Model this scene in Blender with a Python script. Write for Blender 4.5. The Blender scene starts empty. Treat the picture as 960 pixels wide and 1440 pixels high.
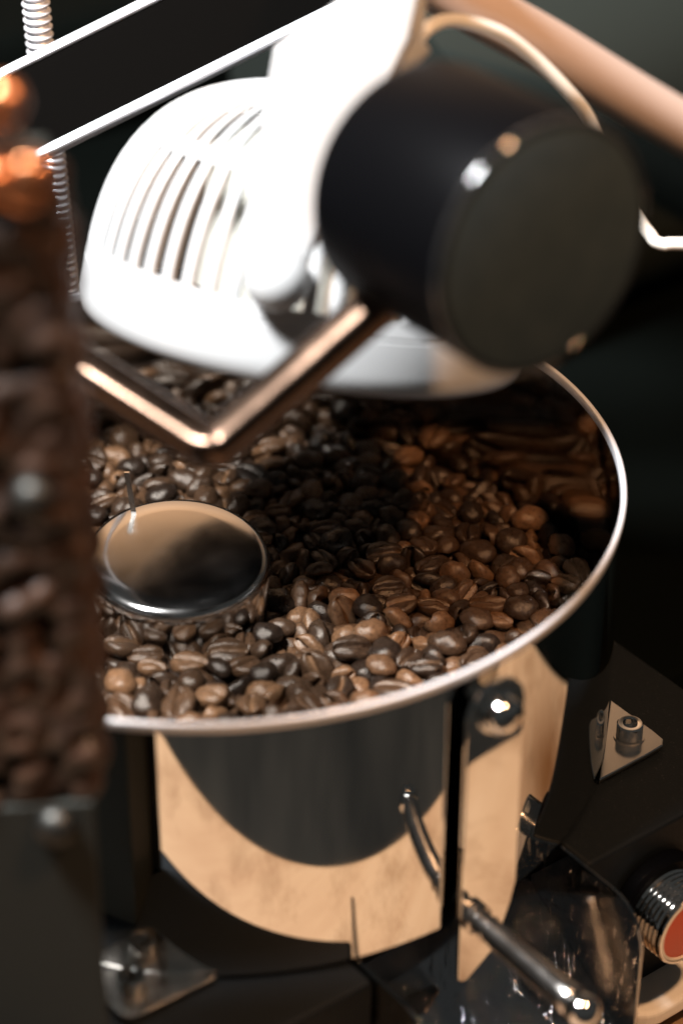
import bpy, bmesh, math, random
import numpy as np
from mathutils import Vector, Matrix

random.seed(7)
rng = np.random.default_rng(11)
scene = bpy.context.scene
COL = scene.collection
Z0 = 0.075                      # the machine's top deck stands this high above the table
V = Vector

# ------------------------------------------------------------------ camera
cam_d = bpy.data.cameras.new('camera')
cam = bpy.data.objects.new('camera', cam_d); COL.objects.link(cam)
cr, cu, cb = V((1.0, .0026, .0039)), V((-.0047, .5492, .8357)), V((0, -.8357, .5492))
cam.matrix_world = Matrix(((cr.x, cu.x, cb.x, .0375), (cr.y, cu.y, cb.y, -.5985),
                           (cr.z, cu.z, cb.z, .4669 + Z0), (0, 0, 0, 1)))
cam_d.sensor_fit = 'VERTICAL'; cam_d.sensor_height = 36; cam_d.sensor_width = 24
cam_d.lens = 85; cam_d.clip_start = .02; cam_d.clip_end = 50
cam_d.dof.use_dof = True; cam_d.dof.focus_distance = .742; cam_d.dof.aperture_fstop = 5.0
scene.camera = cam

# ------------------------------------------------------------------ world, lamps, exposure
w = bpy.data.worlds.new('World'); scene.world = w; w.use_nodes = True
w.node_tree.nodes['Background'].inputs[0].default_value = (.60, .63, .62, 1)
w.node_tree.nodes['Background'].inputs[1].default_value = .07
scene.view_settings.view_transform = 'Standard'; scene.view_settings.look = 'None'
scene.view_settings.exposure = 0; scene.view_settings.gamma = 1

def lamp(name, loc, aim, power, size, color, shape='DISK', size_y=None):
    l = bpy.data.lights.new(name, 'AREA'); l.energy = power; l.shape = shape; l.size = size; l.color = color
    if size_y: l.size_y = size_y
    o = bpy.data.objects.new(name, l); COL.objects.link(o)
    o.location = loc; o.rotation_euler = (V(aim) - V(loc)).to_track_quat('-Z', 'Y').to_euler()
    return o
lamp('ceiling_lamp', (-.32, -.25, 1.02), (.0, -.02, .1), 40, .20, (.96, .98, 1))
lamp('warm_lamp', (.32, -.34, .85), (.07, -.03, .1), 6.0, .06, (1, .57, .30))
wl = bpy.data.lights.new('added_wall_spot', 'SPOT'); wl.energy = 46; wl.color = (1, .82, .64); wl.spot_size = math.radians(115); wl.spot_blend = .5; wl.shadow_soft_size = .1  # added unseen spot, brightens the wall so the steel mirrors it warm
wo = bpy.data.objects.new('added_wall_spot', wl); COL.objects.link(wo); wo.location = (-.25, .75, 1.25)
wo.rotation_euler = (V((-.35, 1.45, .95)) - V((-.25, .75, 1.25))).to_track_quat('-Z', 'Y').to_euler()

# ------------------------------------------------------------------ materials
def mat(name, color, rough=.5, metal=0, spec=.5, coat=0):
    m = bpy.data.materials.new(name); m.use_nodes = True
    b = m.node_tree.nodes['Principled BSDF']
    b.inputs['Base Color'].default_value = (*color, 1); b.inputs['Roughness'].default_value = rough
    b.inputs['Metallic'].default_value = metal; b.inputs['Specular IOR Level'].default_value = spec
    b.inputs['Coat Weight'].default_value = coat
    return m, m.node_tree, b
def node(nt, kind, **kw):
    n_ = nt.nodes.new(kind)
    for k, v in kw.items():
        if k in n_.inputs: n_.inputs[k].default_value = v
        else: setattr(n_, k, v)
    return n_
def coords(nt, scale=(1, 1, 1), rot=(0, 0, 0)):
    tc = node(nt, 'ShaderNodeTexCoord'); mp = node(nt, 'ShaderNodeMapping')
    mp.inputs['Scale'].default_value = scale; mp.inputs['Rotation'].default_value = rot
    nt.links.new(tc.outputs['Object'], mp.inputs['Vector']); return mp.outputs['Vector']
def noise(nt, vec, scale, detail=4, rough=.55):
    n_ = node(nt, 'ShaderNodeTexNoise', Scale=scale, Detail=detail, Roughness=rough)
    nt.links.new(vec, n_.inputs['Vector']); return n_.outputs['Fac']
def ramp(nt, fac, stops):
    r_ = node(nt, 'ShaderNodeValToRGB'); e = r_.color_ramp.elements
    while len(e) < len(stops): e.new(.5)
    for el, (p, c) in zip(e, stops): el.position = p; el.color = (*c, 1) if len(c) == 3 else c
    nt.links.new(fac, r_.inputs['Fac']); return r_.outputs['Color']
def bump(nt, b, fac, strength, dist):
    bn = node(nt, 'ShaderNodeBump', Strength=strength, Distance=dist)
    nt.links.new(fac, bn.inputs['Height']); nt.links.new(bn.outputs['Normal'], b.inputs['Normal']); return bn

def make_steel(name, color=(.70, .69, .67), r0=.03, r1=.09, scratch=0.0, stretch=(1, 1, 1)):
    m, nt, b = mat(name, color, r0, 1)
    f = noise(nt, coords(nt, stretch), 90, 5)
    c = ramp(nt, f, [(.35, (r0,)*3), (.75, (r1,)*3)])
    nt.links.new(c, b.inputs['Roughness'])
    if scratch:
        vec = coords(nt, (1500, 110, 110), (0, 0, .5))
        f2 = noise(nt, vec, 1, 3, .7)
        c2 = ramp(nt, f2, [(.62, (0,)*3), (.70, (1,)*3)])
        bump(nt, b, c2, scratch, .0004)
    return m
STEEL = make_steel('polished_steel', r0=.015, r1=.05)
nt = STEEL.node_tree; bump(nt, nt.nodes['Principled BSDF'], noise(nt, coords(nt, (1, 1, .35)), 38, 2), .06, .0006)
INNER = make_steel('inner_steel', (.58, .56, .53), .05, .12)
SCRATCH = make_steel('scratched_steel', (.34, .33, .32), .03, .06, .30)
RIM = make_steel('satin_rim', (.76, .755, .78), .34, .44); RIM.node_tree.nodes['Principled BSDF'].inputs['Metallic'].default_value = .45
CHROME = make_steel('chrome', (.72, .70, .67), .04, .12)
DARKCHROME = make_steel('dark_chrome', (.56, .53, .50), .17, .26)
CRANK = make_steel('warm_tinted_crank', (.085, .054, .038), .20, .30)  # orange-brown tint puts the warm light on the bar into its colour
BRACKET = make_steel('bracket_steel', (.70, .66, .61), .10, .26)

def powder(name, col, rough=.5, speck=.03, spec=.10):
    m, nt, b = mat(name, col, rough, 0, spec)
    vec = coords(nt)
    f = noise(nt, vec, 1500, 3, .6); bump(nt, b, f, .25, .0004)
    f2 = noise(nt, vec, 1900, 1, .5)
    c = ramp(nt, f2, [(.70, col), (.78, tuple(x + speck for x in col))])
    nt.links.new(c, b.inputs['Base Color'])
    return m
POWDER = powder('black_powder_coat', (.0062, .0082, .0100), .5)
BODY = powder('chassis_black', (.0022, .0030, .0026), .7, .0, .012)
GRIP, nt, b = mat('black_grip_plastic', (.0016, .0016, .0019), .38, 0, .03)
CAP, nt, b = mat('grip_end_rubber', (.036, .048, .056), .85, 0, .05)
f = noise(nt, coords(nt), 160, 6, .7); nt.links.new(ramp(nt, f, [(.35, (.026, .038, .046)), (.62, (.034, .047, .055)), (.8, (.050, .064, .070))]), b.inputs['Base Color'])
BLACKBAR, nt, b = mat('brown_black_bar', (.001, .0008, .0006), .6, 0, .01)
ALU, nt, b = mat('bright_aluminium_edge', (.80, .80, .84), .35, 1)
WHITE, nt, b = mat('white_plastic', (.41, .407, .403), .38, 0, .5); b.inputs['Subsurface Weight'].default_value = .06
b.inputs['Subsurface Radius'].default_value = (.004, .003, .003)
CREAMIN, nt, b = mat('cream_core', (.74, .72, .64), .5)
CABLE, nt, b = mat('white_cable', (.74, .70, .63), .45)
TUBE, nt, b = mat('beige_tube', (.84, .66, .57), .55)
CREAM, nt, b = mat('cream_plate', (.84, .78, .69), .45)
RED, nt, b = mat('red_button', (.52, .065, .02), .45)
CREAMRING, nt, b = mat('cream_ring', (.78, .70, .58), .45)
DARKPLATE = powder('dark_post_plate', (.022, .023, .020), .6, .0)
FLOOR, nt, b = mat('floor_dark', (.045, .042, .036), .7)
f = noise(nt, coords(nt), 3.0, 3); nt.links.new(ramp(nt, f, [(.3, (.02, .02, .018)), (.7, (.075, .068, .056))]), b.inputs['Base Color'])
WALL, nt, b = mat('wall_wood', (.55, .36, .21), .6)
f = noise(nt, coords(nt, (1, 1, 8)), 1.2, 5); nt.links.new(ramp(nt, f, [(.3, (.46, .31, .20)), (.7, (.62, .45, .31))]), b.inputs['Base Color'])
WOOD, nt, b = mat('table_wood', (.58, .38, .22), .55)
vec = coords(nt, (3, 14, 3), (0, 0, .65))
f = noise(nt, vec, 3.5, 6, .6)
c1 = ramp(nt, f, [(.25, (.255, .146, .076)), (.55, (.305, .190, .104)), (.8, (.335, .220, .128))])
f2 = noise(nt, coords(nt), 26, 5, .65); c2 = ramp(nt, f2, [(.30, (.68, .62, .56)), (.50, (1, 1, 1))])
mx = node(nt, 'ShaderNodeMix', data_type='RGBA', blend_type='MULTIPLY'); mx.inputs[0].default_value = 1
nt.links.new(c1, mx.inputs[6]); nt.links.new(c2, mx.inputs[7]); nt.links.new(mx.outputs[2], b.inputs['Base Color'])
BROWN, nt, b = mat('brown_lumps', (.10, .05, .03), .5)
f = noise(nt, coords(nt), 130, 3)
nt.links.new(ramp(nt, f, [(.3, (.012, .0055, .003)), (.55, (.032, .0145, .0075)), (.8, (.070, .032, .0155))]), b.inputs['Base Color'])

def bean_mat(name, per_object):
    m, nt, b = mat(name, (.05, .025, .014), .34, 0, .40); b.inputs['Specular Tint'].default_value = (1, .88, .76, 1)
    if per_object:
        oi = node(nt, 'ShaderNodeObjectInfo'); sx = node(nt, 'ShaderNodeSeparateColor'); nt.links.new(oi.outputs['Color'], sx.inputs[0]); rnd = sx.outputs[0]
    else:
        at = node(nt, 'ShaderNodeAttribute', attribute_name='tint'); rnd = at.outputs['Fac']
    c1 = ramp(nt, rnd, [(0, (.010, .0060, .0042)), (.35, (.027, .0148, .0086)), (.75, (.058, .0300, .0155)), (1, (.130, .067, .033))])
    tc = node(nt, 'ShaderNodeAttribute', attribute_name='shape')     # position on the bean itself
    vec = tc.outputs['Vector']
    f = noise(nt, vec, 5.5, 5, .6)
    c2 = ramp(nt, f, [(.3, (.55, .55, .55)), (.7, (1.3, 1.25, 1.2))])
    mx = node(nt, 'ShaderNodeMix', data_type='RGBA', blend_type='MULTIPLY'); mx.inputs[0].default_value = 1
    nt.links.new(c1, mx.inputs[6]); nt.links.new(c2, mx.inputs[7])
    ch = node(nt, 'ShaderNodeAttribute', attribute_name='chaff')
    mx2 = node(nt, 'ShaderNodeMix', data_type='RGBA'); mx2.inputs[7].default_value = (.17, .09, .045, 1)
    mm = node(nt, 'ShaderNodeMath', operation='MULTIPLY'); nt.links.new(ch.outputs['Fac'], mm.inputs[0])
    sp = node(nt, 'ShaderNodeMath', operation='FRACT'); s2 = node(nt, 'ShaderNodeMath', operation='MULTIPLY'); s2.inputs[1].default_value = 7.31
    nt.links.new(rnd, s2.inputs[0]); nt.links.new(s2.outputs[0], sp.inputs[0]); th = node(nt, 'ShaderNodeMapRange'); th.inputs[1].default_value = .55; th.inputs[2].default_value = 1; nt.links.new(sp.outputs[0], th.inputs[0]); nt.links.new(th.outputs[0], mm.inputs[1])
    nt.links.new(mm.outputs[0], mx2.inputs[0]); nt.links.new(mx.outputs[2], mx2.inputs[6])
    nt.links.new(mx2.outputs[2], b.inputs['Base Color'])
    f3 = noise(nt, vec, 9, 6, .68); bn = bump(nt, b, f3, .30, .0007)
    nt.links.new(ramp(nt, f, [(.3, (.24,)*3), (.7, (.40,)*3)]), b.inputs['Roughness'])
    return m
BEAN_A = bean_mat('roasted_bean', True)
BEAN_B = bean_mat('roasted_bean_pile', False)

# ------------------------------------------------------------------ helpers
def tag(o, label=None, cat=None, group=None, kind=None):
    if label: o['label'] = label
    if cat: o['category'] = cat
    if group: o['group'] = group
    if kind: o['kind'] = kind
    return o
def thing(name, base, label, cat, group=None):
    o = bpy.data.objects.new(name, None); COL.objects.link(o); o.empty_display_size = .02
    o.location = V(base) + V((0, 0, Z0)); o['base'] = list(base)
    return tag(o, label, cat, group)
def root_base(p):
    while p.parent: p = p.parent
    return V(p['base'])
def obj(name, bm, m, parent=None, smooth=True, bevel=0, segs=2, angle=40):
    """geometry is in deck coordinates (deck top z = 0); shifted to the parent's origin"""
    off = root_base(parent) if parent else V((0, 0, -Z0))
    bmesh.ops.translate(bm, verts=bm.verts, vec=-off)
    bmesh.ops.recalc_face_normals(bm, faces=bm.faces)
    me = bpy.data.meshes.new(name); bm.to_mesh(me); bm.free()
    me.materials.append(m)
    for p in me.polygons: p.use_smooth = smooth
    o = bpy.data.objects.new(name, me); COL.objects.link(o); o.parent = parent
    if smooth: me.set_sharp_from_angle(angle=math.radians(angle))
    if bevel:
        md = o.modifiers.new('bevel', 'BEVEL'); md.width = bevel; md.segments = segs; md.limit_method = 'ANGLE'
        md.angle_limit = math.radians(50); md.harden_normals = False
    return o
PSI = math.atan2(.604, .797)
N = V((.604, -.797, 0)).normalized(); T = V((.797, .604, 0)).normalized(); UP = V((0, 0, 1))
def M(n, t, z): return N*n + T*t + UP*z              # machine frame: n forwards, t sideways, z up
def prism(points, vec, bm=None):
    bm = bm or bmesh.new()
    a = [bm.verts.new(V(p)) for p in points]; c = [bm.verts.new(V(p) + V(vec)) for p in points]
    bm.faces.new(a); bm.faces.new(c[::-1])
    for i in range(len(a)): bm.faces.new((a[i], a[(i+1) % len(a)], c[(i+1) % len(a)], c[i]))
    return bm
def frame(axis, ref=None):
    z = V(axis).normalized(); r_ = V(ref) if ref else (V((0, 0, 1)) if abs(z.z) < .9 else V((1, 0, 0)))
    x = (r_ - z*r_.dot(z)).normalized(); return x, z.cross(x), z
def lathe(profile, origin, axis, seg=64, bm=None, ref=None, closed=False):
    """profile: (r, h) along axis"""
    bm = bm or bmesh.new(); x, y, z = frame(axis, ref); o = V(origin); rings = []
    for r_, h in profile:
        if r_ < 1e-7: rings.append([bm.verts.new(o + z*h)])
        else: rings.append([bm.verts.new(o + z*h + x*r_*math.cos(2*math.pi*i/seg) + y*r_*math.sin(2*math.pi*i/seg)) for i in range(seg)])
    pairs = list(zip(rings, rings[1:]))
    if closed: pairs.append((rings[-1], rings[0]))
    for a, c in pairs:
        for i in range(seg):
            j = (i+1) % seg
            if len(a) == 1 and len(c) == 1: continue
            if len(a) == 1: bm.faces.new((a[0], c[i], c[j]))
            elif len(c) == 1: bm.faces.new((a[i], a[j], c[0]))
            else: bm.faces.new((a[i], a[j], c[j], c[i]))
    return bm
def spline(pts, n=10):
    P = [V(p) for p in pts]; P = [P[0]*2 - P[1]] + P + [P[-1]*2 - P[-2]]; out = []
    for i in range(1, len(P)-2):
        for k in range(n):
            t = k/n; a, b_, c, d = P[i-1:i+3]
            out.append(.5*((2*b_) + (c-a)*t + (2*a-5*b_+4*c-d)*t*t + (-a+3*b_-3*c+d)*t**3))
    out.append(P[-2]); return out
def sweep(path, section, ref=(0, 0, 1), bm=None):
    """closed section [(u, v)] carried along path; v follows ref"""
    bm = bm or bmesh.new(); rings = []
    for i, p in enumerate(path):
        d = (path[min(i+1, len(path)-1)] - path[max(i-1, 0)]).normalized()
        v = (V(ref) - d*V(ref).dot(d)).normalized(); u = d.cross(v)
        rings.append([bm.verts.new(p + u*a + v*b_) for a, b_ in section])
    k = len(section)
    for a, c in zip(rings, rings[1:]):
        for i in range(k): bm.faces.new((a[i], a[(i+1) % k], c[(i+1) % k], c[i]))
    bm.faces.new(rings[0][::-1]); bm.faces.new(rings[-1]); return bm
def disc_section(r, n=14): return [(r*math.cos(2*math.pi*i/n), r*math.sin(2*math.pi*i/n)) for i in range(n)]
def rrect(wd, ht, r, n=4):
    out = []
    for cx, cy, a0 in ((wd/2-r, ht/2-r, 0), (-wd/2+r, ht/2-r, 90), (-wd/2+r, -ht/2+r, 180), (wd/2-r, -ht/2+r, 270)):
        for k in range(n+1):
            a = math.radians(a0 + 90*k/n); out.append((cx + r*math.cos(a), cy + r*math.sin(a)))
    return out
def arc_pts(c, r, a0, a1, n): return [(c[0] + r*math.cos(math.radians(a0+(a1-a0)*k/n)), c[1] + r*math.sin(math.radians(a0+(a1-a0)*k/n))) for k in range(n+1)]

# ------------------------------------------------------------------ the setting
TAB = -Z0
TN = V((math.cos(math.radians(-58)), math.sin(math.radians(-58)), 0)); TT = V((-TN.y, TN.x, 0))
def TM(n, t): return TN*n + TT*t + UP*TAB
o = obj('table', prism([TM(.243, -.75), TM(.243, .9), TM(-1.3, .9), TM(-1.3, -.75)], (0, 0, -.03)), WOOD, smooth=False, bevel=.003); tag(o, kind='structure')
bm = bmesh.new(); bmesh.ops.create_grid(bm, x_segments=1, y_segments=1, size=3.5); bmesh.ops.translate(bm, verts=bm.verts, vec=(0, 0, -.85))
tag(obj('floor', bm, FLOOR, smooth=False), kind='structure')
o = obj('wall', prism([(-2.2, 1.45, -.849), (2.2, 1.45, -.849), (2.2, 1.55, -.849), (-2.2, 1.55, -.849)], (0, 0, 2.6)), WALL, smooth=False); tag(o, kind='structure')

# ------------------------------------------------------------------ black roaster chassis behind the bin
ch = thing('roaster_chassis', M(-.4, .1, TAB), 'matte black roaster chassis filling the dark background behind the bin', 'roaster')
obj('deck', prism([M(.055, .128, TAB), M(.055, .215, TAB), M(.34, .215, TAB), M(.34, .62, TAB), M(-.95, .62, TAB), M(-.95, -.6, TAB), M(-.175, -.6, TAB), M(-.175, .128, TAB)], (0, 0, .055)), BODY, ch, smooth=False, bevel=.004)  # forward right wing is unseen, added to darken the reflection in the bin
obj('housing', prism([M(-.42, .06, -.02), M(-.42, .55, -.02), M(-.9, .55, -.02), M(-.9, .06, -.02)], (0, 0, .06)), BODY, ch, smooth=False, bevel=.01)

HOOD = powder('hood_grey', (.020, .024, .021), .55, .0, .1)
obj('hood', sweep([M(-.20, .20, .055), M(-.20, .62, .055)], rrect(.16, .15, .05, 8), ref=(0, 0, 1)), HOOD, ch, angle=60)

# ------------------------------------------------------------------ cooling machine: base, bin, chute, gate, hub
H, R = .0884, .12
mc = thing('bean_cooler', (0, 0, TAB), 'polished steel coffee bean cooling bin bolted on a black square base', 'bean cooler')
BZ = -.061
notch = [M(.1237, -.0352, BZ), M(.100, -.0352, BZ), M(.100, .0430, BZ), M(.1237, .0430, BZ)]
base = obj('base', prism([M(-.168, -.19, BZ), M(.1237, -.19, BZ)] + notch + [M(.1237, .1233, BZ), M(-.168, .1233, BZ)], (0, 0, .061)), POWDER, mc, smooth=False, bevel=.0012)
# cream plate under the base, rounded corner by the chute
pc = arc_pts((.1265, .0665), .010, 180, 270, 6)
pts = [(.1365, .135), (-.16, .135), (-.16, .0565)] + [(.1265, .0565)] + [(.1265 + .010*math.sin(math.radians(a)), .0665 - .010*math.cos(math.radians(a))) for a in (15, 30, 45, 60, 75, 90)]
obj('cream_plate', prism([M(a, c, -.0615) for a, c in pts], (0, 0, -.0062)), CREAM, mc, smooth=False, bevel=.0016, segs=3)
for a, c in ((.10, .09), (-.14, .09), (.10, -.17), (-.14, -.17)):
    obj('foot', lathe([(0, BZ), (.009, BZ), (.009, -.0745), (.008, TAB), (0, TAB)], M(a, c, 0), UP, 20), BODY, mc)

wall_t = .0010
bin_ = obj('bin', lathe([(.0, .0012), (R-.0004, .0012), (R, .0016), (R, H-.003), (R-wall_t, H-.003), (R-wall_t, .004), (0, .004)], (0, 0, 0), UP, 256), STEEL, mc, angle=30)
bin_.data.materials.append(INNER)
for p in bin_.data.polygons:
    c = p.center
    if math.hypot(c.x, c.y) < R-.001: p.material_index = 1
obj('rim', lathe([(R+.0001, H-.0026), (R+.00035, H-.0010), (R+.0003, H-.0002), (R, H), (R-.0009, H), (R-.0012, H-.0003), (R-.0013, H-.0026)], (0, 0, 0), UP, 256, closed=True), RIM, bin_, angle=60)
# corner brackets with socket bolts, mirrored left and right
def hexcap(o, axis, r_, h, bm=None, seg=40):
    bm = lathe([(r_*.55, h*.45), (r_*.55, h*.98), (r_*.62, h), (r_*.90, h), (r_, h*.90), (r_, h*.06), (r_*.95, 0), (0, 0)], o, axis, seg)
    x, y, z = frame(axis); c = V(o)
    hx = [c + z*h*.46 + (x*math.cos(math.radians(60*k)) + y*math.sin(math.radians(60*k)))*r_*.56 for k in range(6)]
    bm.faces.new([bm.verts.new(p) for p in hx])
    # six flats inside the socket
    for k in range(6):
        a, d = hx[k], hx[(k+1) % 6]
        bm.faces.new([bm.verts.new(q) for q in (a, d, d + z*h*.50, a + z*h*.50)])
    return bm
for sgn in (1, -1):
    A, B, D = V((.0720, .0985)), V((.0990, .0692)), V((.0985, .0985))
    pts = [A.lerp(D, .0), A.lerp(D, .78), ]
    # rounded outer corner
    pts = [A, A.lerp(D, .72), A.lerp(D, .90).lerp(B.lerp(D, .90), .12), D.lerp(A.lerp(B, .5), .10), B.lerp(D, .90).lerp(A.lerp(D, .90), .12), B.lerp(D, .72), B]
    br = obj('bracket', prism([M(p.x, sgn*p.y, .0008) for p in pts], (0, 0, .0016)), BRACKET, mc, smooth=False, bevel=.0004)
    bc = M(.0890, sgn*.0905, .0024)
    obj('washer', lathe([(0, 0), (.0048, 0), (.0048, .0005), (0, .0005)], bc, UP, 32), BRACKET, br)
    obj('bolt', hexcap(bc + UP*.0005, UP, .0041, .0048), CHROME, br, angle=35)

# discharge chute: two side walls and a sloping scratched floor
def side_wall(t, t2, name='chute_wall'):
    prof = [(.1015, -.012), (.1128, -.0002), (.1128, .0006), (.1350, .0006)] + [(.1350+.0140*math.sin(math.radians(a)), -.0134+.0140*math.cos(math.radians(a))) for a in (12, 28, 44, 60, 76, 90)] + [(.1490, -.066), (.1015, -.048)]
    return obj(name, prism([M(a, t, z) for a, z in prof], T*(t2-t)), SCRATCH, chute, smooth=False, bevel=.0004)
CHF = make_steel('chute_floor_steel', (.42, .42, .43), .07, .16, .4)
chute = obj('chute', prism([M(.1005, -.0335, -.020), M(.1505, -.0335, -.0520), M(.1505, -.0335, -.0535), M(.1005, -.0335, -.0215)], T*.0746), CHF, mc, smooth=False)
side_wall(.0412, .0424); side_wall(-.0334, -.0346)

# gate flap with bolt and lever
fp = [(-.0060, -.0140)] + [(-.0034 + .0026*math.cos(math.radians(a)), -.0150 + .0026*math.sin(math.radians(a))) for a in (200, 230, 265, 300, 325)] + [(.0070, -.0105), (.0122, .0040), (.0138, .0110), (.0132, .0700)] + \
     [(.0036 + .0098*math.cos(math.radians(a)), .0755 + .0098*math.sin(math.radians(a))) for a in (0, 25, 50, 75, 100, 125, 150, 175)]
flap = obj('gate_flap', prism([M(.1236, t, z) for t, z in fp], N*.0015), STEEL, mc, smooth=False, bevel=.0003)
obj('bolt', lathe([(0, 0), (.0066, 0), (.0066, .0008), (.0058, .0012), (.0056, .0030), (.0048, .0046), (.0030, .0056), (0, .0060)], M(.1252, .0042, .0752), N, 40), CHROME, flap)
obj('pivot', lathe([(.0032, 0), (.0032, .0052), (0, .0052)], M(.1190, .0042, .0752), N, 20), CHROME, flap)
hd = obj('handle', lathe([(.0001, 0), (.0046, 0), (.0046, .0022), (.0034, .0026), (.0034, .0062), (.0039, .0064), (.0039, .0072), (.0034, .0074), (.0034, .0085), (.0039, .012), (.0043, .036), (.0045, .0405),
    (.0042, .0412), (.0038, .0416)], M(.1252, -.0014, .0062), N, 40), DARKCHROME, flap, angle=50)
ball = [(.0050*math.sin(math.radians(a)), .0448 - .0050*math.cos(math.radians(a))) for a in range(40, 181, 10)]
obj('ball_tip', lathe(ball[:-1] + [(0, .0498)], M(.1252, -.0014, .0062), N, 40), CHROME, hd)

# push button on the front face
bt = obj('start_button', lathe([(.0165, .0), (.0165, .0042), (.0155, .0052), (.0128, .0052)], M(.1238, .0698, -.0264), N, 64), GRIP, mc)
kn = [(.0127, .004)]
for k in range(6): kn += [(.0127, .0052 + k*.0018), (.0122, .0059 + k*.0018), (.0127, .0066 + k*.0018)]
obj('collar', lathe(kn + [(.0127, .0168), (.0124, .0173), (.0118, .0173), (.0117, .0150)], M(.1238, .0698, -.0264), N, 64), CHROME, bt, angle=25)
obj('inner_ring', lathe([(.0116, .0150), (.0116, .0170), (.0108, .0172), (.0108, .015)], M(.1238, .0698, -.0264), N, 64), CREAMRING, bt)
obj('cap', lathe([(.0107, .013), (.0107, .0164), (.0080, .0170), (0, .0174)], M(.1238, .0698, -.0264), N, 64), RED, bt)

# agitator hub in the beans
HUBS = make_steel('hub_steel', (.56, .54, .52), .12, .18)
HC = V((-.0135, .001, 0))
hub = obj('agitator_hub', lathe([(.0282, .0042), (.0282, .0555), (.0279, .0575), (.0268, .0592), (.0250, .0600), (.0200, .0602), (.010, .0603), (0, .0603)], HC + V((0, .0030, 0)), V((.03, -.095, 1)), 96), HUBS, mc, angle=60)
obj('stirring_pin', prism([V((-.0262, .0165, .0590)), V((-.0246, .0165, .0590)), V((-.0246, .0171, .0590)), V((-.0262, .0171, .0590))], (-.0022, .004, .0150)), BRACKET, hub, smooth=False)

# ------------------------------------------------------------------ lumpy brown pillar in the left foreground
pl_ = thing('brown_pillar', (-.04, -.157, 0), 'out-of-focus brown lumpy pillar standing in front of the bin, dark plate at its foot', 'pillar')
x0, x1, yb, yf = -.064, -.0212, -.1370, -.160
zb0, zb1, ztop = .0945, .0985, .284
obj('core', prism([(x0, yb, .001), (x1-.003, yb, .001), (x1-.003, yf, .001), (x0, yf, .001)], (0, 0, .255)), DARKPLATE, pl_, smooth=False)
# lumpy shell, a displaced sheet wrapped round front and right side
cells = []
for k in range(4200):
    cx, cz = random.uniform(x0 - .004, .012), random.uniform(.080, ztop + .002)
    if all((cx-q[0])**2 + (cz-q[1])**2 > .0054**2 for q in cells):
        cells.append((cx, cz, random.uniform(.45, 1), random.gauss(.75, .55)))
CE = np.array(cells)
def lump(s, z):
    dx = s - CE[:, 0]; dz = z - CE[:, 1]; ca, sa = np.cos(CE[:, 3]), np.sin(CE[:, 3])
    u = (dx*ca + dz*sa)/.0056; v = (-dx*sa + dz*ca)/.0036
    return float(np.max(CE[:, 2]*np.sqrt(np.clip(1 - (u*u + v*v), 0, 1))))*.0046
bm = bmesh.new(); W_ = x1 - x0; D_ = yb - yf; ns, nz = 60, 130; grid = []
for j in range(nz+1):
    row = []
    for i in range(ns+1):
        s = (W_ + D_)*i/ns
        zlo = zb0 + (zb1-zb0)*min(1, s/W_)
        z = zlo + (ztop - max(0, x0 + s + .040)*1.15 - zlo)*j/nz
        h = lump(x0 + s, z)
        if s <= W_:  k = max(0, (s - (W_-.003))/.003); p = V((x0 + s + h*.7*k, yf - h*(1-.3*k), z))
        else: p = V((x1 + h, yf + (s - W_), z))
        row.append(bm.verts.new(p))
    grid.append(row)
for j in range(nz):
    for i in range(ns): bm.faces.new((grid[j][i], grid[j][i+1], grid[j+1][i+1], grid[j+1][i]))
c = [bm.verts.new(p) for p in ((x0, yb, zb0), (x0, yb, ztop))]
top = grid[-1]; bm.faces.new(top + [c[1]]); bm.faces.new([grid[0][i] for i in range(ns, -1, -1)] + [c[0]])
obj('lumpy_shell', bm, BROWN, pl_, angle=80)
DIMBOLT = make_steel('dull_bolt', (.05, .049, .045), .45, .58)
pp = obj('foot_plate', prism([(x0, yf-.0015, .0005), (x1+.001, yf-.0015, .0005), (x1+.001, yf-.0015, zb1+.001), (x0, yf-.0015, zb0+.001)], (0, -.0022, 0)), DARKPLATE, pl_, smooth=False, bevel=.0004)
obj('bolt', lathe([(.0052, 0), (.0052, .001), (.0042, .0030), (.002, .0042), (0, .0044)], (-.0292, yf-.0037, .0925), (0, -1, 0), 24), DIMBOLT, pp)
obj('bolt', lathe([(.0046, -.004), (.0046, .001), (.0038, .0028), (.002, .0038), (0, .0040)], (-.0285, yf-.0042, .1850), (0, -1, 0), 24), DIMBOLT, pl_)

GLINT_COPPER, nt, b = mat('glint_stud', (.55, .22, .10), .30, 1)  # for studs added only to throw blurred orange glints
for x, z in ((-.0285, .2765), (-.0257, .2578), (-.0240, .2612), (-.0315, .2598)):
    obj('glint_stud', lathe([(.0046, 0), (.0046, .0012)] + [(.0046*math.cos(math.radians(a)), .0012 + .0034*math.sin(math.radians(a))) for a in range(10, 90, 16)] + [(0, .0046)], (x, yf - .0045, z), (0, -1, .2), 20), GLINT_COPPER, pl_)

# ------------------------------------------------------------------ black bar with bright edges, on a post
bs = thing('black_bar', (-.16, -.015, 0), 'slanting black flat bar with bright metal edges crossing above the white fan', 'bar')
obj('post', prism([(-.177, -.030, .0005), (-.147, -.030, .0005), (-.147, .065, .0005), (-.177, .065, .0005)], (0, 0, .235)), BODY, bs, smooth=False, bevel=.002)
p0, p1 = V((-.1660, .0382, .1246)), V((.0500, .0976, .2152))
d = (p1 - p0).normalized(); face = (cb - d*cb.dot(d)).normalized(); face = (face + V((0, 0, .10))).normalized(); face = (face - d*face.dot(d)).normalized(); acr = d.cross(face)
def slab(a0, a1, f0, f1): return prism([p0 + acr*a0 + face*f0, p0 + acr*a1 + face*f0, p0 + acr*a1 + face*f1, p0 + acr*a0 + face*f1], p1 - p0)
obj('strip', slab(-.0118, .0118, -.002, .002), BLACKBAR, bs, smooth=False)
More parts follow.
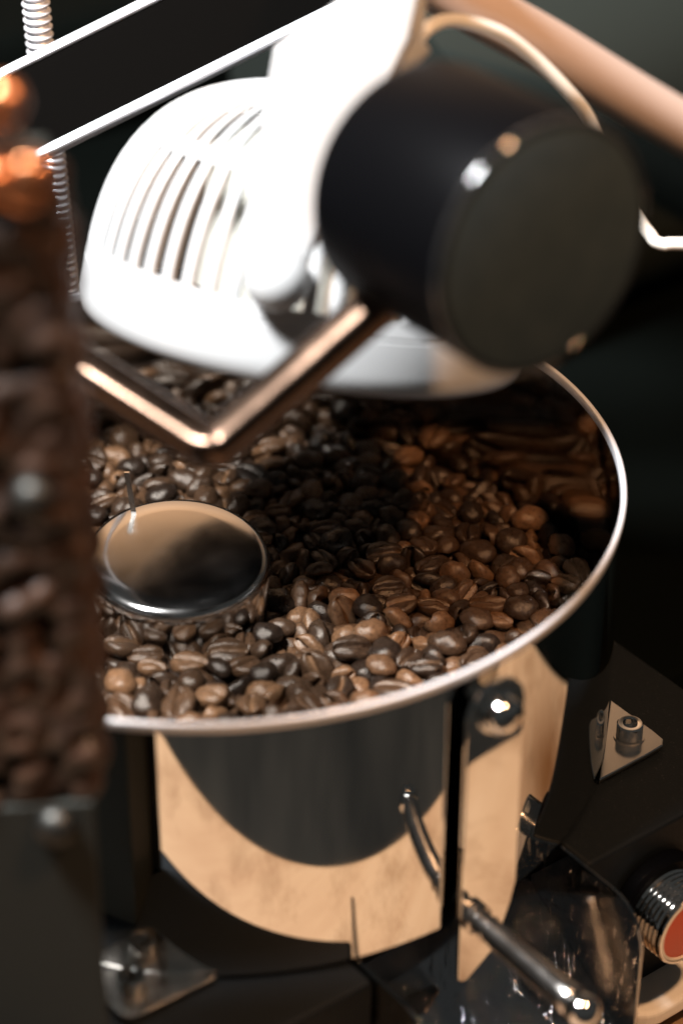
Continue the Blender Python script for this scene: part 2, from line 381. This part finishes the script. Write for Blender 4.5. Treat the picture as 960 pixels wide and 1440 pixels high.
obj('edge', slab(.0118, .0150, -.0026, .0030), ALU, bs, smooth=False, bevel=.0008)
obj('edge', slab(-.0150, -.0118, -.0026, .0030), ALU, bs, smooth=False, bevel=.0008)

# ------------------------------------------------------------------ crank with black grip
ck = thing('crank_handle', (-.15, .0, .20), 'big out-of-focus black cylindrical grip on a bent metal crank bar over the beans', 'handle')
path = [V(p) for p in ((-.1530, .0090, .2104), (-.0869, -.0388, .1896), (-.0262, -.0778, .1666))] 
path += spline([(-.0262, -.0778, .1666), (-.0035, -.0915, .1585), (.0053, -.0962, .1562), (.0130, -.0935, .1605), (.0511, -.0777, .1904)], 10)[1:]
path += [V((.0600, -.0760, .1975))]
obj('crank_bar', sweep(path, rrect(.0100, .0105, .0030), ref=(0, -.35, 1)), CRANK, ck, angle=70)
g1, g0 = V((.0829, -.1105, .2172)), V((.0540, -.0700, .2150))
ga = (g0*-1 + g1).normalized(); gl = (g1 - g0).length
gr = obj('grip', lathe([(0, -.001), (.0282, -.001), (.0298, .0012), (.0304, .004), (.0306, gl-.0022), (.0300, gl-.0006), (.0288, gl)], g0, ga, 96), GRIP, ck, angle=50)
obj('end_cap', lathe([(.0287, gl-.001), (.0286, gl+.0003), (.0275, gl+.0007), (0, gl+.0007)], g0, ga, 96), CAP, gr)
GLOSS, nt, b = mat('gloss_black_edge', (.01, .01, .01), .06, 0, 1.0, 1.0)
obj('edge_ring', lathe([(.0297 + .0011*math.cos(math.radians(a)), gl - .0006 + .0011*math.sin(math.radians(a))) for a in range(0, 360, 30)], g0, ga, 128, closed=True), GLOSS, gr, angle=80)
obj('neck', sweep([V((.0555, -.0765, .1925)), V((.0600, -.0785, .2010)), V((.0630, -.080, .208))], disc_section(.0075, 20), ref=(1, 0, 0)), GRIP, ck)
obj('lock_screw', lathe([(.0045, 0), (.0045, .002), (.003, .0042), (0, .0046)], V((.0655, -.0745, .1790)), cb, 24), CHROME, ck)
obj('stub', sweep([V((.0600, -.0755, .196)), V((.0655, -.0735, .178))], disc_section(.0055, 20), ref=(1, 0, 0)), GRIP, ck)

# ------------------------------------------------------------------ white fan head
LC = V((.0265, .0170, .1288)); LZ = V((.157, .287, .945)).normalized()
LQ = (V((.047, -.958, .2828)) - LZ*V((.047, -.958, .2828)).dot(LZ)).normalized(); LX = LQ.cross(LZ)
if LX.x < 0: LX = -LX
def L(x, h, q): return LC + LX*x + LZ*h + LQ*q
fan = thing('fan_head', (.19, .30, -.02), 'white plastic vented fan head on a tapered yoke hanging over the bean bin', 'fan')
HD, PW, RF = .0675, 2.7, .0650
def rr(h): return RF*max(0, 1 - (h/HD)**PW)**(1/PW)
def shell(h0, h1, th, n=8, r_in=None):
    hs = [h0 + (h1-h0)*k/n for k in range(n+1)]
    return [(rr(h), h) for h in hs] + [(max(.0002, rr(h)-th), h-.0002) for h in hs[::-1]]
ref = tuple(LX)
ring = obj('base_ring', lathe([(.0600, -.0052), (.0626, -.0050), (.0640, -.0036), (.0648, -.0010), (.0652, .0012), (.0650, .0105), (.0647, .0108), (.0647, .0112), (.0650, .0115), (rr(.0155), .0155), (rr(.0155)-.0025, .0155), (.0620, .004), (.0602, -.004)], LC, LZ, 128, ref=ref, closed=True), WHITE, fan, angle=35)
obj('mid_band', lathe(shell(.0475, .0508, .003, 4), LC, LZ, 128, ref=ref, closed=True), WHITE, fan, angle=50)
cro = [(rr(h), h) for h in [.0622, .0632, .0642, .0651, .0659, .0666, .0671]] + [(.006, HD), (0, HD)]
obj('crown', lathe(cro, LC, LZ, 128, ref=ref), WHITE, fan, angle=50)
obj('motor_core', lathe([(0, .008), (.034, .008), (.034, .046), (.026, .0545), (0, .056)], LC, LZ, 64, ref=ref), CREAMIN, fan)
obj('mouth_grille', lathe([(0, -.002), (.061, -.002), (.061, .000), (0, .000)], LC, LZ, 64, ref=ref), GRIP, fan)
def rib(h0, h1, k, total, wdt, name):
    pth = []
    for i in range(9):
        h = h0 + (h1-h0)*i/8; pth.append((rr(h)-.0012, h))
    bm = bmesh.new(); a = 2*math.pi*k/total; rad = LX*math.cos(a) + LZ.cross(LX)*math.sin(a); tan = LZ.cross(rad)
    rings = []
    for r_, h in pth:
        c = LC + rad*r_ + LZ*h; ww = wdt*r_/.064
        rings.append([bm.verts.new(c + tan*u*ww + rad*v) for u, v in ((-.5, -.0012), (-.5, .0008), (-.3, .0013), (.3, .0013), (.5, .0008), (.5, -.0012))])
    for A_, B_ in zip(rings, rings[1:]):
        for i in range(6): bm.faces.new((A_[i], A_[(i+1) % 6], B_[(i+1) % 6], B_[i]))
    return obj(name, bm, WHITE, fan, angle=50)
NR = 58
def rib_row(h0, h1, wdt, off):
    first = rib(h0, h1, 0, NR, wdt, 'rib')
    o_ = LC - V(fan['base'])
    for k in range(1, NR):
        c = first.copy(); COL.objects.link(c); c.parent = fan
        Rm = Matrix.Rotation(2*math.pi*(k+off)/NR, 4, LZ)
        c.matrix_basis = Matrix.Translation(o_) @ Rm @ Matrix.Translation(-o_)
rib_row(.0150, .0480, .0033, 0)
rib_row(.0504, .0628, .0033, 0)
# yoke arm (front and back), pivot knobs
outl = [(-.0150, .0135), (-.0205, .0185), (-.0229, .0400), (-.0228, .0700), (-.0225, .0815), (-.0076, .0965), (-.0085, .1050), (-.0080, .1180),
        (.0120, .1180), (.0118, .1000), (.0112, .0890), (.0046, .0670), (-.0020, .0490), (-.0046, .0318), (-.0066, .0180), (-.0105, .0135)]
for q0, q1 in ((.0625, .0575),):
    arm = obj('yoke_arm', prism([L(x, h, q0) for x, h in outl], LQ*(q1-q0)), WHITE, fan, smooth=False, bevel=.0018, segs=4)
    sg = 1 if q0 > 0 else -1
    obj('pivot_knob', lathe([(.0060, -.004), (.0066, .0)] + [(.0086*math.cos(math.radians(a)), .0052 + .0086*math.sin(math.radians(a))) for a in range(-30, 90, 12)] + [(0, .0138)], L(-.0130, .0240, q0), LQ*sg, 48), WHITE, arm)
edge = [(.0080, .1060), (.0138, .1000), (.0150, .0890), (.0085, .0690), (.0030, .0560), (.0006, .0545), (.0052, .0672), (.0118, .0890)]
obj('switch_cover', prism([L(x, h, .0585) for x, h in edge], LQ*-.010), WHITE, fan, smooth=False, bevel=.001)
obj('bridge', prism([L(-.0080, .1150, .0610), L(.0120, .1150, .0610), L(.0120, .1180, .0610), L(-.0080, .1180, .0610)], LQ*-.064), WHITE, fan, smooth=False, bevel=.001)
cab = spline([L(.0125, .0860, .0520), (.0560, .0030, .2190), (.0600, .0067, .2228), (.0675, .0172, .2206), (.0796, .0251, .2141), (.0901, .0308, .2045), (.1009, .0348, .1923), (.1080, .0396, .1815),
              (.1173, .0399, .1636), (.1225, .0342, .1550), (.1262, .0310, .1500), (.1300, .0294, .1476), (.1442, .0292, .1474), (.24, .03, .14), (.40, .10, .10), (.47, .20, .02), (.48, .24, -.017)], 8)
obj('cable', sweep(cab, disc_section(.0019, 12), ref=(.3, -.8, .5)), CABLE, fan)
obj('cable_plug', sweep([L(.0112, .0830, .0535), L(.0150, .0880, .0520)], disc_section(.0034, 16), ref=(0, 0, 1)), WHITE, fan)
tb = [L(.002, .1175, .0), L(.004, .135, -.02), V((.0600, .120, .262)), V((.0600, .165, .205)), V((.0630, .1834, .1726)), V((.1126, .2104, .1318)), V((.1689, .2502, .0831)), V((.2900, .335, -.018))]
obj('stand_tube', sweep(spline(tb, 8), disc_section(.0098, 24), ref=(.3, -.6, .7)), TUBE, fan)

# ------------------------------------------------------------------ coiled metal hose behind the bin
hs = thing('coiled_hose', M(-.142, .0385, .0), 'ribbed metal hose rising behind the bin beside the white fan', 'hose')
bm = bmesh.new(); p0h, p1h = M(-.142, .0385, .0005), M(-.142, .0290, .260); prof = []
lh = (p1h-p0h).length; kk = int(lh/.0027)
for i in range(kk*6+1):
    h = lh*i/(kk*6); prof.append((.0040 + .0007*math.sin(2*math.pi*i/6), h))
obj('coil', lathe([(0, 0)] + prof + [(0, lh)], p0h, p1h-p0h, 24), RIM, hs, angle=80)

# ------------------------------------------------------------------ coffee beans: settled by a small particle simulation
def surf(x, y): return .0495 - .075*y - .02*x
RB = R - .0028
BN = 1200
a_, b_, c_ = .0053, .0040, .0030
LOC = np.array([(.0026, 0, 0), (-.0026, 0, 0), (0, .0013, .0001), (0, -.0013, .0001)]); RAD = np.array([.0026, .0026, .0028, .0028])
scl = rng.uniform(.80, 1.12, BN)
def rand_rot(n):
    q = rng.normal(size=(n, 4)); q /= np.linalg.norm(q, axis=1)[:, None]; w_, x, y, z = q.T
    return np.stack([np.stack([1-2*(y*y+z*z), 2*(x*y-z*w_), 2*(x*z+y*w_)], 1), np.stack([2*(x*y+z*w_), 1-2*(x*x+z*z), 2*(y*z-x*w_)], 1), np.stack([2*(x*z-y*w_), 2*(y*z+x*w_), 1-2*(x*x+y*y)], 1)], 1)
ang = rng.uniform(0, 2*np.pi, BN*2); rad_ = (RB-.004)*np.sqrt(rng.uniform(0, 1, BN*2)); pos = np.stack([rad_*np.cos(ang), rad_*np.sin(ang), np.zeros(BN*2)], 1)
okm = np.hypot(pos[:, 0]-HC.x, pos[:, 1]-HC.y) > .031; pos = pos[okm][:BN]
pos[:, 2] = surf(pos[:, 0], pos[:, 1]) - .013 + rng.uniform(.003, .022, BN)
ROT = rand_rot(BN)
loc = LOC[None]*scl[:, None, None]; rr_ = RAD[None]*scl[:, None]
S = pos[:, None] + np.einsum('nij,nkj->nki', ROT, loc)
for it in range(230):
    if it % 6 == 0:
        cen = S.mean(1); d2 = ((cen[:, None]-cen[None])**2).sum(2); I, J = np.where(np.triu(d2 < .0135**2, 1))
    S[:, :, 2] -= .00022 if it < 190 else .00006
    A_ = S[I][:, :, None]; B_ = S[J][:, None]; dv = A_-B_; dist = np.sqrt((dv**2).sum(3)) + 1e-9
    pen = np.clip(rr_[I][:, :, None] + rr_[J][:, None] - dist, 0, None)
    dlt = dv/dist[..., None]*pen[..., None]*.5
    acc = np.zeros_like(S); cnt = np.zeros(S.shape[:2]) + 1e-9
    np.add.at(acc, I, dlt.sum(2)); np.add.at(acc, J, -dlt.sum(1)); np.add.at(cnt, I, (pen > 0).sum(2)); np.add.at(cnt, J, (pen > 0).sum(1))
    S += acc/np.maximum(1, cnt*.55)[..., None]
    rad = np.hypot(S[..., 0], S[..., 1]); ex = np.clip(rad + rr_ - RB, 0, None)/rad; S[..., 0] -= S[..., 0]*ex; S[..., 1] -= S[..., 1]*ex
    hx, hy = S[..., 0]-HC.x, S[..., 1]-HC.y; hr = np.hypot(hx, hy); ex = np.clip(.0284 + rr_ - hr, 0, None)/hr; S[..., 0] += hx*ex; S[..., 1] += hy*ex
    S[..., 2] = np.maximum(S[..., 2], surf(S[..., 0], S[..., 1]) - .0150 + rr_)
    cen = S.mean(1); lc = loc - loc.mean(1, keepdims=True)
    Hm = np.einsum('nki,nkj->nij', S-cen[:, None], lc); U, _, Vt = np.linalg.svd(Hm)
    dt = np.linalg.det(U @ Vt); U[:, :, 2] *= dt[:, None]; ROT = U @ Vt
    S = cen[:, None] + np.einsum('nij,nkj->nki', ROT, lc)
cen = S.mean(1) - np.einsum('nij,nj->ni', ROT, loc.mean(1))

def bean_geo(seed):
    r = np.random.default_rng(seed); nu, nv = 17, 30
    A, B, C1, C2 = a_*r.uniform(.90, 1.1), b_*r.uniform(.95, 1.14), c_*r.uniform(1.05, 1.35), c_*r.uniform(.5, .75)
    ph = r.uniform(0, 6.28, 6); gd = r.uniform(.0014, .0024); gw = r.uniform(.00055, .0009); sc = r.uniform(.0002, .0008); asym = r.uniform(-.15, .15)
    vs, chaff, shp = [], [], []
    for i in range(nu+1):
        th = math.pi*i/nu; x = A*math.cos(th); s = math.sin(th)**.86 if 0 < i < nu else 0
        for j in range(nv if s > 0 else 1):
            # angles packed towards the flat side's middle, where the crease runs
            t = j/nv; f_ = 2*math.pi*t - math.pi/2; f_ = f_ - .42*math.sin(2*(f_+math.pi/2))*.5
            cy, sz = math.cos(f_), math.sin(f_)
            y = B*s*cy*(1 + asym*x/A); z = C1*s*sz if sz > 0 else -C2*s*abs(sz)**.55
            wob = 1 + .055*math.sin(3*x/A + ph[0] + 2*f_) + .042*math.sin(5*x/A + ph[1] - 3*f_) + .030*math.sin(8*x/A + ph[2] + 4*f_)
            y *= wob; z *= wob; g = 0
            if sz < 0 and s > .25:
                yc = sc*math.sin(x/A*2.6 + ph[3]) + .00012*math.sin(x/A*17 + ph[4]); q = (y-yc)/gw
                g = math.exp(-q*q)*min(1, (s-.25)*3); lip = math.exp(-((abs(q)-1.9)/.9)**2)
                z += gd*g - .00022*lip*min(1, (s-.25)*3)
            vs.append((x, y, z)); chaff.append(min(1, g*1.1)); shp.append((x/A + seed*7.1, y/A, z/A))
    faces = []; idx = lambda i, j: 0 if i == 0 else (len(vs)-1 if i == nu else 1 + (i-1)*nv + j % nv)
    for i in range(nu):
        for j in range(nv):
            q = [idx(i, j), idx(i, j+1), idx(i+1, j+1), idx(i+1, j)]
            faces.append(tuple(dict.fromkeys(q)))
    return np.array(vs), faces, np.array(chaff), np.array(shp)
def bean_attrs(me, chaff, shp, tint=None):
    at = me.attributes.new('chaff', 'FLOAT', 'POINT'); at.data.foreach_set('value', chaff.astype(np.float32))
    at = me.attributes.new('shape', 'FLOAT_VECTOR', 'POINT'); at.data.foreach_set('vector', shp.astype(np.float32).ravel())
    if tint is not None:
        at = me.attributes.new('tint', 'FLOAT', 'POINT'); at.data.foreach_set('value', tint.astype(np.float32))
GEO = [bean_geo(k+1) for k in range(16)]; MES = []
for vs, fs, cf, sh in GEO:
    me = bpy.data.meshes.new('coffee_bean'); me.from_pydata(vs.tolist(), [], fs); bean_attrs(me, cf, sh); me.materials.append(BEAN_A)
    for p in me.polygons: p.use_smooth = True
    me.update(); MES.append(me)
# visible ones, largest in the picture first
cw = np.array([.0375, -.5985, .4669])
rel = cen - cw; dep = -(rel @ np.array(cb)); px = 480 + 3400*(rel @ np.array(cr))/dep; py = 720 - 3400*(rel @ np.array(cu))/dep
d2 = ((cen[:, None, :2]-cen[None, :, :2])**2).sum(2)
above = ((d2 < .0062**2) & ((cen[None, :, 2] - cen[:, None, 2]) > .0028)).sum(1)
seen = (px > 120) & (px < 900) & (py > 540) & (above <= 1)
# hidden behind the near rim?
rimy = np.array([-.117])
tt_ = (H - cw[2])/(rel[:, 2]); hitx = cw[0] + rel[:, 0]*tt_; hity = cw[1] + rel[:, 1]*tt_
seen &= np.hypot(hitx, hity) < R - .001
order = np.argsort(-(np.where(seen, 1, 0)*10 - dep - above*.5))
order = [i for i in order if seen[i]]
solo = set(order[:300]); var = rng.integers(0, 16, BN)
for i in order[:300]:
    o = bpy.data.objects.new('coffee_bean', MES[var[i]]); COL.objects.link(o)
    mm = Matrix([list(r_) for r_ in ROT[i]]).to_4x4(); o.matrix_world = Matrix.Translation(V(cen[i]) + V((0, 0, Z0))) @ mm @ Matrix.Scale(float(scl[i]), 4)
    ti = float(rng.uniform()); o.color = (ti, ti, ti, 1)
    flat = -float(ROT[i][:, 2] @ np.array(cb)); rb = math.hypot(cen[i][0], cen[i][1]); rh = math.hypot(cen[i][0]-HC.x, cen[i][1]-HC.y)
    tone = 'blackish' if ti < .2 else 'dark brown' if ti < .55 else 'brown' if ti < .82 else 'reddish brown'
    size = 'small ' if scl[i] < .89 else 'large ' if scl[i] > 1.03 else ''
    pose = 'crease side up' if flat > .45 else 'round back up' if flat < -.45 else 'tipped on its side'
    place = 'against the steel wall of the bin' if rb > .104 else 'beside the steel hub' if rh < .040 else 'in the open heap'
    tag(o, f'{size}{tone} coffee bean {pose} {place}', 'coffee bean', 'coffee beans heaped in the bin')
vv, ff, cc, ss, tn = [], [], [], [], []; off = 0
for i in range(BN):
    if i in solo: continue
    vs, fs, cf, sh = GEO[var[i]]
    vv.append((vs*scl[i]) @ ROT[i].T + cen[i] + np.array([0, 0, Z0])); ff += [tuple(k+off for k in f_) for f_ in fs]; cc.append(cf); ss.append(sh); tn.append(np.full(len(vs), rng.uniform())); off += len(vs)
me = bpy.data.meshes.new('coffee_beans'); me.from_pydata(np.concatenate(vv).tolist(), [], ff); bean_attrs(me, np.concatenate(cc), np.concatenate(ss), np.concatenate(tn)); me.materials.append(BEAN_B)
me.polygons.foreach_set('use_smooth', np.ones(len(me.polygons), dtype=bool)); me.update()
o = bpy.data.objects.new('coffee_beans', me); COL.objects.link(o)
tag(o, 'mass of dark roasted coffee beans filling the steel bin', 'coffee beans', kind='stuff')
# the bed the top beans rest on
bm = bmesh.new(); rings = []
for r_ in np.linspace(.0282, .1180, 12):
    rings.append([])
    for k in range(72):
        x, y = (HC.x*(1-(r_-.0268)/.0912) + r_*math.cos(k/72*6.28318), HC.y*(1-(r_-.0268)/.0912) + r_*math.sin(k/72*6.28318))
        rings[-1].append(bm.verts.new((x, y, surf(x, y) - .0150)))
for A_, B_ in zip(rings, rings[1:]):
    for k in range(72): bm.faces.new((A_[k], A_[(k+1) % 72], B_[(k+1) % 72], B_[k]))
BEDM, nt, b = mat('bean_bed', (.02, .011, .007), .8)
tag(obj('bean_bed', bm, BEDM), 'dark bed of packed beans under the top layers in the bin', 'coffee beans', kind='stuff')
print('beans', BN, 'seen', int(seen.sum()))
